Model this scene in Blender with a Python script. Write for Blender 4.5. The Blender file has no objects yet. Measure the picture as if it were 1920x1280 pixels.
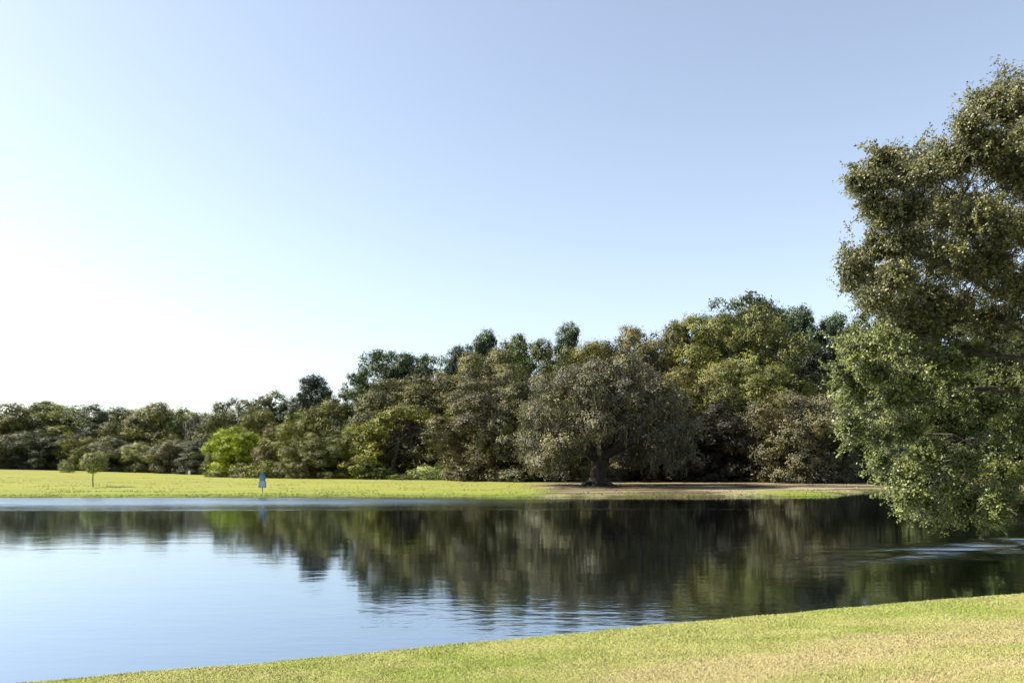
import bpy, math
import numpy as np
from mathutils import Vector

# ------------------------------------------------------------------ camera, sky, sun, exposure
C = bpy.context.scene
R = math.radians
CAM_H, F, HZ = 2.6, 1500.0, 865.0          # eye height; focal length and horizon row in photo pixels
cam_d = bpy.data.cameras.new("camera")
cam = bpy.data.objects.new("camera", cam_d)
C.collection.objects.link(cam)
cam.location = (0, 0, CAM_H)
cam.rotation_euler = (R(90), 0, 0)
cam_d.sensor_width = 36
cam_d.lens = F / 1920 * 36
cam_d.shift_y = (HZ - 640) / 1920
cam_d.clip_start = 0.1
cam_d.clip_end = 8000
C.camera = cam

SUN_EL, SUN_AZ = R(42), R(-88)             # azimuth from +Y, negative = left
world = bpy.data.worlds.new("World")
C.world = world
world.use_nodes = True
wn = world.node_tree.nodes
wl = world.node_tree.links
wn.clear()
sky = wn.new("ShaderNodeTexSky")
sky.sky_type = 'NISHITA'
sky.sun_disc = False
sky.sun_elevation = SUN_EL
sky.sun_rotation = SUN_AZ
sky.air_density = 1.05
sky.dust_density = 1.3
sky.ozone_density = 1.6
bg = wn.new("ShaderNodeBackground")
bg.inputs[1].default_value = 0.079
wo = wn.new("ShaderNodeOutputWorld")
hsv = wn.new("ShaderNodeHueSaturation")
hsv.inputs["Saturation"].default_value = 0.73
wl.new(sky.outputs[0], hsv.inputs["Color"])
tintn = wn.new("ShaderNodeMix"); tintn.data_type = 'RGBA'; tintn.blend_type = 'MULTIPLY'; tintn.inputs[0].default_value = 1
tintn.inputs[7].default_value = (0.985, 0.98, 0.98, 1)
wl.new(hsv.outputs[0], tintn.inputs[6])
wl.new(tintn.outputs[2], bg.inputs[0])
wl.new(bg.outputs[0], wo.inputs[0])

sun_d = bpy.data.lights.new("sun", 'SUN')
sun_d.energy = 5.0
sun_d.angle = R(0.6)
sun_d.color = (1.0, 0.915, 0.79)
sun = bpy.data.objects.new("sun", sun_d)
C.collection.objects.link(sun)
sdir = Vector((math.cos(SUN_EL) * math.sin(SUN_AZ), math.cos(SUN_EL) * math.cos(SUN_AZ), math.sin(SUN_EL)))
sun.rotation_euler = (-sdir).to_track_quat('-Z', 'Y').to_euler()

C.view_settings.view_transform = 'Standard'
C.view_settings.look = 'None'
C.view_settings.exposure = 1.66
C.view_settings.gamma = 1.0
C.cycles.max_bounces = 6
C.cycles.diffuse_bounces = 2
C.cycles.glossy_bounces = 3
C.cycles.transmission_bounces = 3
C.cycles.transparent_max_bounces = 4

# ------------------------------------------------------------------ small helpers
def link(o, parent=None):
    C.collection.objects.link(o)
    if parent:
        o.parent = parent
    return o

def tag(o, label=None, cat=None, group=None, kind=None):
    if label: o["label"] = label
    if cat: o["category"] = cat
    if group: o["group"] = group
    if kind: o["kind"] = kind
    return o

def mesh_np(name, verts, faces, mat, attrs=None, smooth=False):
    """verts (N,3); faces (M,k) with constant k"""
    verts = np.asarray(verts, dtype=np.float32); faces = np.asarray(faces, dtype=np.int32)
    me = bpy.data.meshes.new(name)
    k = faces.shape[1]
    me.vertices.add(len(verts)); me.vertices.foreach_set("co", verts.ravel())
    me.loops.add(faces.size); me.loops.foreach_set("vertex_index", faces.ravel())
    me.polygons.add(len(faces))
    me.polygons.foreach_set("loop_start", np.arange(0, faces.size, k, dtype=np.int32))
    if smooth:
        me.polygons.foreach_set("use_smooth", np.ones(len(faces), dtype=bool))
    me.update(calc_edges=True)
    for an, (dom, typ, data) in (attrs or {}).items():
        a = me.attributes.new(an, typ, dom)
        a.data.foreach_set("color" if typ == 'FLOAT_COLOR' else "value", np.asarray(data, dtype=np.float32).ravel())
    me.materials.append(mat)
    return me

def nrm(a):
    return a / np.maximum(np.linalg.norm(a, axis=-1, keepdims=True), 1e-9)

def vnoise(x, y, seed=0):
    xi = np.floor(x).astype(np.int64); yi = np.floor(y).astype(np.int64)
    fx = x - xi; fy = y - yi
    fx = fx * fx * (3 - 2 * fx); fy = fy * fy * (3 - 2 * fy)
    def h(a, b):
        n = (a * 374761393 + b * 668265263 + seed * 1442695041) & 0x7fffffff
        n = ((n ^ (n >> 13)) * 1274126177) & 0x7fffffff
        return ((n ^ (n >> 16)) & 0xffff) / 65535.0
    return (h(xi, yi) * (1 - fx) + h(xi + 1, yi) * fx) * (1 - fy) + (h(xi, yi + 1) * (1 - fx) + h(xi + 1, yi + 1) * fx) * fy

def fbm(x, y, seed=0, o=4):
    s = 0; a = 0.5; t = 0
    for i in range(o):
        s = s + a * vnoise(x * 2 ** i, y * 2 ** i, seed + i * 17); t += a; a *= 0.5
    return s / t

def sstep(a, b, x):
    t = np.clip((x - a) / (b - a), 0, 1)
    return t * t * (3 - 2 * t)

# ------------------------------------------------------------------ materials
def new_mat(name):
    m = bpy.data.materials.new(name); m.use_nodes = True
    n = m.node_tree.nodes; n.clear()
    return m, n, m.node_tree.links

def foliage_mat(name, transl=0.3, rough=0.55, spec=0.35):
    m, n, l = new_mat(name)
    oi = n.new("ShaderNodeObjectInfo")
    at = n.new("ShaderNodeAttribute"); at.attribute_name = "tint"
    ramp = n.new("ShaderNodeValToRGB")
    ramp.color_ramp.elements[0].color = (0.22, 0.24, 0.30, 1)
    ramp.color_ramp.elements[1].color = (1.45, 1.32, 0.90, 1)
    e = ramp.color_ramp.elements.new(0.5); e.color = (0.62, 0.62, 0.60, 1)
    l.new(at.outputs["Fac"], ramp.inputs[0])
    mul = n.new("ShaderNodeMix"); mul.data_type = 'RGBA'; mul.blend_type = 'MULTIPLY'; mul.inputs[0].default_value = 1
    l.new(oi.outputs["Color"], mul.inputs[6]); l.new(ramp.outputs[0], mul.inputs[7])
    p = n.new("ShaderNodeBsdfPrincipled")
    p.inputs["Roughness"].default_value = rough
    p.inputs["Specular IOR Level"].default_value = spec
    l.new(mul.outputs[2], p.inputs["Base Color"])
    t = n.new("ShaderNodeBsdfTranslucent")
    tc = n.new("ShaderNodeMix"); tc.data_type = 'RGBA'; tc.blend_type = 'MULTIPLY'; tc.inputs[0].default_value = 1
    tc.inputs[7].default_value = (1.3, 1.5, 0.6, 1)
    l.new(mul.outputs[2], tc.inputs[6]); l.new(tc.outputs[2], t.inputs[0])
    mx = n.new("ShaderNodeMixShader"); mx.inputs[0].default_value = transl
    l.new(p.outputs[0], mx.inputs[1]); l.new(t.outputs[0], mx.inputs[2])
    o = n.new("ShaderNodeOutputMaterial"); l.new(mx.outputs[0], o.inputs[0])
    return m

def bark_mat(name, c1, c2, scale=6):
    m, n, l = new_mat(name)
    tc = n.new("ShaderNodeTexCoord"); mp = n.new("ShaderNodeMapping"); mp.inputs[3].default_value = (1, 1, 0.25)
    nz = n.new("ShaderNodeTexNoise"); nz.inputs["Scale"].default_value = scale; nz.inputs["Detail"].default_value = 6
    ramp = n.new("ShaderNodeValToRGB")
    ramp.color_ramp.elements[0].position = 0.35; ramp.color_ramp.elements[0].color = (*c1, 1)
    ramp.color_ramp.elements[1].position = 0.65; ramp.color_ramp.elements[1].color = (*c2, 1)
    p = n.new("ShaderNodeBsdfPrincipled"); p.inputs["Roughness"].default_value = 0.9
    b = n.new("ShaderNodeBump"); b.inputs[0].default_value = 0.7; b.inputs[1].default_value = 0.06
    l.new(tc.outputs["Object"], mp.inputs[0]); l.new(mp.outputs[0], nz.inputs[0]); l.new(nz.outputs[0], ramp.inputs[0])
    l.new(ramp.outputs[0], p.inputs[0]); l.new(nz.outputs[0], b.inputs["Height"]); l.new(b.outputs[0], p.inputs["Normal"])
    o = n.new("ShaderNodeOutputMaterial"); l.new(p.outputs[0], o.inputs[0])
    return m

def plain_mat(name, c, rough=0.6, spec=0.4, scale=8, var=0.25):
    m, n, l = new_mat(name)
    tc = n.new("ShaderNodeTexCoord")
    nz = n.new("ShaderNodeTexNoise"); nz.inputs["Scale"].default_value = scale; nz.inputs["Detail"].default_value = 4
    ramp = n.new("ShaderNodeValToRGB")
    ramp.color_ramp.elements[0].position = 0.3; ramp.color_ramp.elements[0].color = (*[v * (1 - var) for v in c], 1)
    ramp.color_ramp.elements[1].position = 0.7; ramp.color_ramp.elements[1].color = (*[v * (1 + var) for v in c], 1)
    p = n.new("ShaderNodeBsdfPrincipled"); p.inputs["Roughness"].default_value = rough
    p.inputs["Specular IOR Level"].default_value = spec
    l.new(tc.outputs["Object"], nz.inputs[0]); l.new(nz.outputs[0], ramp.inputs[0]); l.new(ramp.outputs[0], p.inputs[0])
    o = n.new("ShaderNodeOutputMaterial"); l.new(p.outputs[0], o.inputs[0])
    return m

M_LEAF = foliage_mat("foliage", 0.13, 0.55, 0.18)
M_NEEDLE = foliage_mat("needles", 0.12, 0.5, 0.3)
M_NEAR = foliage_mat("glossy_leaves", 0.13, 0.45, 0.28)
M_MOSS = foliage_mat("hanging_moss", 0.2, 0.9, 0.05)
M_BARK = bark_mat("bark", (0.012, 0.010, 0.009), (0.05, 0.043, 0.036))
M_PBARK = bark_mat("pine_bark", (0.02, 0.014, 0.011), (0.08, 0.055, 0.04))

def ground_mat():
    m, n, l = new_mat("ground_cover")
    at = n.new("ShaderNodeAttribute"); at.attribute_name = "gcol"
    geo = n.new("ShaderNodeNewGeometry")
    nz = n.new("ShaderNodeTexNoise"); nz.inputs["Scale"].default_value = 22; nz.inputs["Detail"].default_value = 8; nz.inputs["Roughness"].default_value = 0.73
    l.new(geo.outputs["Position"], nz.inputs[0])
    ramp = n.new("ShaderNodeValToRGB")
    ramp.color_ramp.elements[0].position = 0.3; ramp.color_ramp.elements[0].color = (0.36, 0.36, 0.34, 1)
    ramp.color_ramp.elements[1].position = 0.72; ramp.color_ramp.elements[1].color = (.76, .75, .70, 1)
    l.new(nz.outputs[0], ramp.inputs[0])
    mul = n.new("ShaderNodeMix"); mul.data_type = 'RGBA'; mul.blend_type = 'MULTIPLY'; mul.inputs[0].default_value = 1
    l.new(at.outputs["Color"], mul.inputs[6]); l.new(ramp.outputs[0], mul.inputs[7])
    p = n.new("ShaderNodeBsdfPrincipled"); p.inputs["Roughness"].default_value = 0.95; p.inputs["Specular IOR Level"].default_value = 0.1
    l.new(mul.outputs[2], p.inputs[0])
    b = n.new("ShaderNodeBump"); b.inputs[0].default_value = 0.8; b.inputs[1].default_value = 0.03
    l.new(nz.outputs[0], b.inputs["Height"]); l.new(b.outputs[0], p.inputs["Normal"])
    o = n.new("ShaderNodeOutputMaterial"); l.new(p.outputs[0], o.inputs[0])
    return m

def grass_mat():
    m, n, l = new_mat("grass_blades")
    at = n.new("ShaderNodeAttribute"); at.attribute_name = "gcol"
    p = n.new("ShaderNodeBsdfPrincipled"); p.inputs["Roughness"].default_value = 0.6; p.inputs["Specular IOR Level"].default_value = 0.25
    l.new(at.outputs["Color"], p.inputs[0])
    geo = n.new("ShaderNodeNewGeometry")      # blades lean every way, so the turf as a whole faces up
    sc = n.new("ShaderNodeVectorMath"); sc.operation = 'SCALE'; sc.inputs["Scale"].default_value = 0.45; l.new(geo.outputs["Normal"], sc.inputs[0])
    ad = n.new("ShaderNodeVectorMath"); ad.operation = 'ADD'; ad.inputs[1].default_value = (0, 0, 0.9); l.new(sc.outputs[0], ad.inputs[0])
    no = n.new("ShaderNodeVectorMath"); no.operation = 'NORMALIZE'; l.new(ad.outputs[0], no.inputs[0])
    l.new(no.outputs[0], p.inputs["Normal"])
    t = n.new("ShaderNodeBsdfTranslucent"); l.new(at.outputs["Color"], t.inputs[0])
    mx = n.new("ShaderNodeMixShader"); mx.inputs[0].default_value = 0.25
    l.new(p.outputs[0], mx.inputs[1]); l.new(t.outputs[0], mx.inputs[2])
    o = n.new("ShaderNodeOutputMaterial"); l.new(mx.outputs[0], o.inputs[0])
    return m

def water_mat():
    m, n, l = new_mat("pond_water")
    geo = n.new("ShaderNodeNewGeometry")
    def noise(scale, sx, sy, detail=2):
        mp = n.new("ShaderNodeMapping"); mp.inputs[3].default_value = (sx, sy, 1)
        z = n.new("ShaderNodeTexNoise"); z.inputs["Scale"].default_value = scale; z.inputs["Detail"].default_value = detail
        l.new(geo.outputs["Position"], mp.inputs[0]); l.new(mp.outputs[0], z.inputs[0])
        return z
    fine = noise(5.0, 0.5, 1.0, 3)
    swell = noise(0.9, 0.45, 1.0, 2)
    at = n.new("ShaderNodeAttribute"); at.attribute_name = "ruffle"
    # ripple height = swell*a + fine*(b + ruffle*c)
    def math_(op, a, b):
        k = n.new("ShaderNodeMath"); k.operation = op
        for i, v in enumerate((a, b)):
            if isinstance(v, (int, float)): k.inputs[i].default_value = v
            else: l.new(v, k.inputs[i])
        return k.outputs[0]
    chop = noise(1.7, 0.6, 1.0, 2)
    amp = math_('ADD', math_('MULTIPLY', at.outputs["Fac"], 0.030), 0.00150)
    h = math_('ADD', math_('MULTIPLY', fine.outputs[0], amp), math_('MULTIPLY', swell.outputs[0], 0.0045))
    h = math_('ADD', h, math_('MULTIPLY', chop.outputs[0], math_('MULTIPLY', at.outputs["Fac"], 0.06)))
    b = n.new("ShaderNodeBump"); b.inputs[0].default_value = 1.0; b.inputs[1].default_value = 1.0
    l.new(h, b.inputs["Height"])
    p = n.new("ShaderNodeBsdfPrincipled")
    p.inputs["Base Color"].default_value = (0.0025, 0.0028, 0.0022, 1)
    p.inputs["Roughness"].default_value = 0.03
    p.inputs["IOR"].default_value = 2.0
    p.inputs["Specular Tint"].default_value = (0.86, 0.95, 1.0, 1)
    p.inputs["Specular IOR Level"].default_value = 0.5
    rg = math_('ADD', math_('MULTIPLY', at.outputs["Fac"], 0.24), 0.045)
    l.new(rg, p.inputs["Roughness"])
    l.new(b.outputs[0], p.inputs["Normal"])
    g = n.new("ShaderNodeBsdfGlossy"); g.inputs["Color"].default_value = (0.75, 0.86, 0.97, 1)
    l.new(rg, g.inputs["Roughness"]); l.new(b.outputs[0], g.inputs["Normal"])
    ms = n.new("ShaderNodeMixShader"); ms.inputs[0].default_value = 0.45
    l.new(p.outputs[0], ms.inputs[1]); l.new(g.outputs[0], ms.inputs[2])
    o = n.new("ShaderNodeOutputMaterial"); l.new(ms.outputs[0], o.inputs[0])
    return m

# ------------------------------------------------------------------ terrain
POND = np.array([(-13, 5.6), (-8.2, 7.5), (-5.0, 8.8), (-2.9, 9.65), (0.0, 10.85), (1.8, 11.6), (3.5, 12.4), (6.0, 13.3), (8.6, 14.2),
                 (10.6, 15.4), (12.6, 17.6), (15, 20), (19, 25.0), (25, 31), (35, 42), (48, 57), (55, 68), (50, 77), (40, 75), (33, 70), (28, 66), (25.2, 60.8),
                 (20, 59.3), (13, 58.6), (5, 58.9), (-6, 58.4), (-18, 58.5), (-30, 58.1), (-45, 58.2), (-62, 57), (-90, 54), (-118, 42),
                 (-124, 12), (-90, -14), (-40, -22), (-20, -6)], dtype=float)

def pond_dist(x, y):
    """signed distance to the pond edge: positive on land"""
    P = np.stack([x, y], -1); best = np.full(x.shape, 1e9); ins = np.zeros(x.shape, bool)
    n = len(POND)
    for i in range(n):
        a = POND[i]; b = POND[(i + 1) % n]; ab = b - a
        t = np.clip(((P - a) @ ab) / (ab @ ab), 0, 1)
        q = P - a - t[..., None] * ab
        best = np.minimum(best, np.sqrt((q ** 2).sum(-1)))
        cond = (a[1] > y) != (b[1] > y)
        xin = (b[0] - a[0]) * (y - a[1]) / (b[1] - a[1] + 1e-12) + a[0]
        ins ^= cond & (x < xin)
    d = np.where(ins, -best, best)
    return d + (fbm(x * 0.5, y * 0.5, 5, 3) - 0.5) * np.where(y < 30, 0.35, 0.9)

def ground_z(x, y, d=None):
    x = np.asarray(x, float); y = np.asarray(y, float)
    if d is None: d = pond_dist(x, y)
    near = 1 - sstep(24, 40, y)
    zn = 0.30 * sstep(-0.15, 0.55, d) + 0.042 * np.clip(d, 0, 14)
    zf = 0.20 * sstep(-0.3, 1.2, d) + 1.15 * sstep(45, 105, -x) * sstep(70, 150, y)
    land = near * zn + (1 - near) * zf + 0.05 * (fbm(x * 0.35, y * 0.35, 9, 3) - 0.5) * sstep(0, 2, d)
    under = -np.clip(-d * 0.35, 0, 1.6) - 0.03
    return np.where(d > 0, land + 0.0, np.where(d > -0.15, np.minimum(land, 0.02) - 0.03, under))

def gz(x, y):
    return float(ground_z(np.array([x]), np.array([y]))[0])

def ground_col(x, y, d):
    lush = np.array([0.29, 0.345, 0.080]); straw = np.array([0.405, 0.405, 0.15]); tan = np.array([0.50, 0.405, 0.235])
    dirt_and_shade = np.array([0.24, 0.165, 0.12]); mud = np.array([0.07, 0.055, 0.035])
    n1 = fbm(x * 0.22, y * 0.6, 21, 4); n2 = fbm(x * 1.3, y * 2.6, 33, 4)
    near = y < 32
    # near bank: lush with paler flecks, tan streaks that run along the bank
    wob = d + 1.1 * (fbm(x * 0.45, y * 0.45, 41, 3) - 0.5)
    streak = np.exp(-((wob - 3.15) / 0.55) ** 2) * sstep(-0.5, 2.0, x) + 0.6 * np.exp(-((wob - 4.6) / 0.3) ** 2) * sstep(0, 3.0, x)
    streak = np.clip(streak * (0.3 + 1.3 * n2), 0, .6)
    k = np.clip(0.28 + 2.2 * (n1 - 0.5) + 1.7 * (n2 - 0.5) + 0.13 * np.clip(d, 0, 4), 0, 1)[..., None]
    cn = lush * (1 - k) + straw * k
    cn = cn * (1 - streak[..., None]) + tan * streak[..., None]
    # far field: lush along the water, straw higher up
    k = np.clip(sstep(3, 12, d + 10 * (n1 - 0.5)) + 0.7 * (n2 - 0.5), 0, 1)[..., None]
    cf = lush * np.array([.78, .82, 0.6]) * (1 - k) + straw * np.array([.70, .75, .46]) * k
    cf = cf * (0.80 + 0.40 * fbm(x * 0.07, y * 0.45, 81, 4))[..., None]
    # leaf litter and painted shade streaks under the oak and along the wood edge
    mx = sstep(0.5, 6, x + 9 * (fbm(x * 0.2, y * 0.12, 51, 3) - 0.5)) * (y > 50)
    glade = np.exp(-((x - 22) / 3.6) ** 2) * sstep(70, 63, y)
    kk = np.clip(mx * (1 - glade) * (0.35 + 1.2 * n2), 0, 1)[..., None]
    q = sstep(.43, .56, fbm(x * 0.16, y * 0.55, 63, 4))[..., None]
    dirt_and_shade = np.array([.075, .050, .042]) * (1 - q) + np.array([.34, .285, .20]) * q  # tree shade and the sunlit strips between put into the litter colour
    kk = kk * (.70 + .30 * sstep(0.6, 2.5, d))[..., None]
    cf = cf * (1 - kk) + dirt_and_shade * kk
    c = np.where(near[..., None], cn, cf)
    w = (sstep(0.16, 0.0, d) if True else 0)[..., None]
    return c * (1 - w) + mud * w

def axis(*segs):
    out = []
    for a, b, s in segs: out.append(np.arange(a, b, s))
    return np.concatenate(out)

gx = np.concatenate([-np.geomspace(4200, 132, 14), axis((-130, -40, 2.5), (-40, -12, .8), (-12, 16, .14), (16, 60, .7), (60, 130, 2.5)), np.geomspace(132, 4200, 14)])
gy = np.concatenate([-np.geomspace(1500, 62, 8), axis((-60, 0, 3), (0, 5, .5), (5, 19, .12), (19, 34, .5), (34, 55, 2), (55, 78, .3), (78, 112, .8), (112, 190, 3)), np.geomspace(195, 5200, 16)])
X, Y = np.meshgrid(gx, gy)
D = pond_dist(X, Y)
Z = ground_z(X, Y, D)
nx, ny = len(gx), len(gy)
idx = np.arange(nx * ny).reshape(ny, nx)
faces = np.stack([idx[:-1, :-1], idx[:-1, 1:], idx[1:, 1:], idx[1:, :-1]], -1).reshape(-1, 4)
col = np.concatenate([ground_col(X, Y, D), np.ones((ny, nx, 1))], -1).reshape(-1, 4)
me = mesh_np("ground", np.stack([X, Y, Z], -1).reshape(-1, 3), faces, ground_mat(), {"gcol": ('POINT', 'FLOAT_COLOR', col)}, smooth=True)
tag(link(bpy.data.objects.new("ground", me)), kind="structure")

# water sheet with wind ruffled bands
wx = axis((-126, -40, 3), (-40, 34, .5), (34, 60, 2)); wy = axis((-24, 6, 3), (6, 62, .35), (62, 84, 2))
X, Y = np.meshgrid(wx, wy)
n = fbm(X * 0.06, Y * 0.35, 71, 3); n3 = fbm(X * 0.35, Y * 1.2, 77, 3)
band = np.exp(-((Y - 52 - 4 * (n - .5)) / 6.0) ** 2) * sstep(4.0, -12.0, X - 4 * n) * np.clip(0.6 + 0.6 * n3, 0, 1)
thin = 0.5 * np.exp(-((Y - 43.5 - 2.0 * (n - .5)) / 0.8) ** 2) * sstep(24, 6, X)
ctr = 23.2 + 0.55 * (X - 12)
n5 = fbm(X * 0.9, Y * 2.0, 79, 3)
patch = 0.9 * np.exp(-((Y - ctr + 2.2 * (n3 - .5)) / 1.5) ** 2) * sstep(6, 14, X) * np.clip(3.2 * n5 - 0.9, 0, 1)
nearr = 0.10 * np.exp(-((Y - 12.5) / 3.0) ** 2) * sstep(-4.5, -0.5, X + 3 * (n3 - .5)) * sstep(9, 2, X)
ruf = np.clip(0.95 * band + 0.35 * thin + patch + nearr, 0, 1.5)
nx, ny = len(wx), len(wy)
idx = np.arange(nx * ny).reshape(ny, nx)
faces = np.stack([idx[:-1, :-1], idx[:-1, 1:], idx[1:, 1:], idx[1:, :-1]], -1).reshape(-1, 4)
me = mesh_np("water", np.stack([X, Y, np.zeros_like(X)], -1).reshape(-1, 3), faces, water_mat(), {"ruffle": ('POINT', 'FLOAT', ruf)}, smooth=True)
tag(link(bpy.data.objects.new("water", me)), kind="structure")

# ------------------------------------------------------------------ mown grass blades on the near bank
rng = np.random.default_rng(3)
N = 1500000
yy = 4.2 + 16 * rng.random(N) ** 1.35
xx = (rng.random(N) * 2.3 - 1.0) * yy
d = pond_dist(xx, yy)
keep = (d > 0.02) & (rng.random(N) < np.clip(np.minimum(2.4 - np.abs(xx) / yy * 2, 9 - d * .6), 0, 1))
xx, yy, d = xx[keep], yy[keep], d[keep]
zz = ground_z(xx, yy, d)
c = ground_col(xx, yy, np.maximum(d, 0.3))
n = len(xx)
tuft = fbm(xx * 2.2, yy * 2.2, 91, 3)
hgt = (0.014 + 0.014 * rng.random(n)) * (0.6 + 0.9 * tuft) * (1 + 1.8 * (d < 0.35) * rng.random(n) * sstep(.45, .65, tuft))
wid = (0.0045 + 0.003 * rng.random(n)) * (yy / 9)
ang = rng.random(n) * np.pi
lean = rng.normal(0, 0.018, (n, 2))
base = np.stack([xx, yy, zz - 0.004], -1)
side = np.stack([np.cos(ang), np.sin(ang), 0 * ang], -1) * wid[:, None]
tip = base + np.concatenate([lean, hgt[:, None]], -1)
V = np.stack([base - side, base + side, tip], 1).reshape(-1, 3)
Fc = np.arange(3 * n).reshape(-1, 3)
br = (0.66 + 0.14 * rng.random(n))[:, None]
cc = np.clip(c * br * np.array([1.05, 1.05, 1.0]), 0, 1)
cc = np.concatenate([cc, np.ones((n, 1))], -1)
me = mesh_np("grass", V, Fc, grass_mat(), {"gcol": ('FACE', 'FLOAT_COLOR', cc)})
tag(link(bpy.data.objects.new("grass", me)), "short sunlit yellow green lawn grass on the near bank", "grass", kind="stuff")

# grass tufts and litter that break up the far shore line and the far field
rng = np.random.default_rng(4)
N = 700000
yy = 55 + 75 * rng.random(N) ** 1.6
xx = (rng.random(N) * 1.5 - 0.75) * yy
d = pond_dist(xx, yy)
tn = fbm(xx * 0.35, yy * 0.8, 95, 4)
keep = (d > -0.05) & (d < 60) & (rng.random(N) < np.where(d < .7, 1.0, np.clip(1.2 * (tn - .55), 0, .10)))
xx, yy, d = xx[keep], yy[keep], d[keep]; n = len(xx)
zz = ground_z(xx, yy, d)
c = ground_col(xx, yy, np.maximum(d, 0.3))
edge = (d < .6)
hgt = (0.05 + 0.07 * rng.random(n)) * np.where(edge, .2 + 0.5 * fbm(xx * .5, yy * .5, 96, 2), 1)
ang = rng.random(n) * np.pi
side = np.stack([np.cos(ang), np.sin(ang), 0 * ang], -1) * (0.03 + .03 * rng.random(n))[:, None]
base = np.stack([xx, yy, zz - 0.01], -1)
tip = base + np.stack([rng.normal(0, .03, n), rng.normal(0, .03, n), hgt], -1)
cc = np.clip(c * (0.60 + 0.34 * rng.random(n))[:, None] * np.where(edge, .9, 1)[:, None], 0, 1)
me = mesh_np("field_grass", np.stack([base - side, base + side, tip], 1).reshape(-1, 3), np.arange(3 * n).reshape(-1, 3), bpy.data.materials["grass_blades"],
             {"gcol": ('FACE', 'FLOAT_COLOR', np.concatenate([cc, np.ones((n, 1))], -1))})
tag(link(bpy.data.objects.new("field_grass", me)), "grass tufts along the far shore line and over the far field", "grass", kind="stuff")

# ------------------------------------------------------------------ tree building
class Wood:
    def __init__(s): s.v = []; s.f = []; s.n = 0
    def tube(s, pts, rad, k=7):
        pts = np.asarray(pts, float); rad = np.asarray(rad, float)
        t = nrm(np.gradient(pts, axis=0))
        ref = np.where(np.abs(t[:, 2:3]) > 0.9, np.array([[1., 0, 0]]), np.array([[0, 0, 1.]]))
        u = nrm(np.cross(t, ref)); w = np.cross(t, u)
        a = np.arange(k) * 2 * np.pi / k
        ring = pts[:, None] + rad[:, None, None] * (np.cos(a)[None, :, None] * u[:, None] + np.sin(a)[None, :, None] * w[:, None])
        m = len(pts); id_ = np.arange(m * k).reshape(m, k) + s.n
        nxt = np.roll(id_, -1, 1)
        s.f.append(np.stack([id_[:-1], nxt[:-1], nxt[1:], id_[1:]], -1).reshape(-1, 4))
        s.v.append(ring.reshape(-1, 3)); s.n += m * k
    def limb(s, rng, a, b, r0, r1, n=6, wob=0.12, k=6, sag=0.0):
        a = np.asarray(a, float); b = np.asarray(b, float)
        t = np.linspace(0, 1, n)[:, None]
        L = np.linalg.norm(b - a)
        p = a + (b - a) * t
        off = np.cumsum(rng.normal(0, 1, (n, 3)), 0) * wob * L / n
        off -= off[0] + (off[-1] - off[0]) * t
        p = p + off
        p[:, 2] += sag * L * np.sin(np.pi * t[:, 0])
        s.tube(p, r0 + (r1 - r0) * t[:, 0] ** 0.8, k)
        return p
    def mesh(s, name, mat):
        return mesh_np(name, np.concatenate(s.v), np.concatenate(s.f), mat, smooth=True)

def cards(name, P, Nn, size, tint, rng, mat, aspect=0.55, axis_dir=None, taper=True):
    """one small four cornered leaf per point"""
    n = len(P)
    if axis_dir is None:
        r = rng.normal(0, 1, (n, 3))
    else:
        r = axis_dir
    u = nrm(r - (r * Nn).sum(-1, keepdims=True) * Nn); w = np.cross(Nn, u)
    L = size[:, None] * 0.5; W = L * aspect
    a = P - u * L; c = P + u * L
    b = P + w * W + u * L * 0.1 + Nn * L * 0.12; d_ = P - w * W + u * L * 0.1 + Nn * L * 0.12
    V = np.stack([a, b, c, d_], 1).reshape(-1, 3)
    return mesh_np(name, V, np.arange(4 * n).reshape(-1, 4), mat, {"tint": ('FACE', 'FLOAT', tint)})

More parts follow.
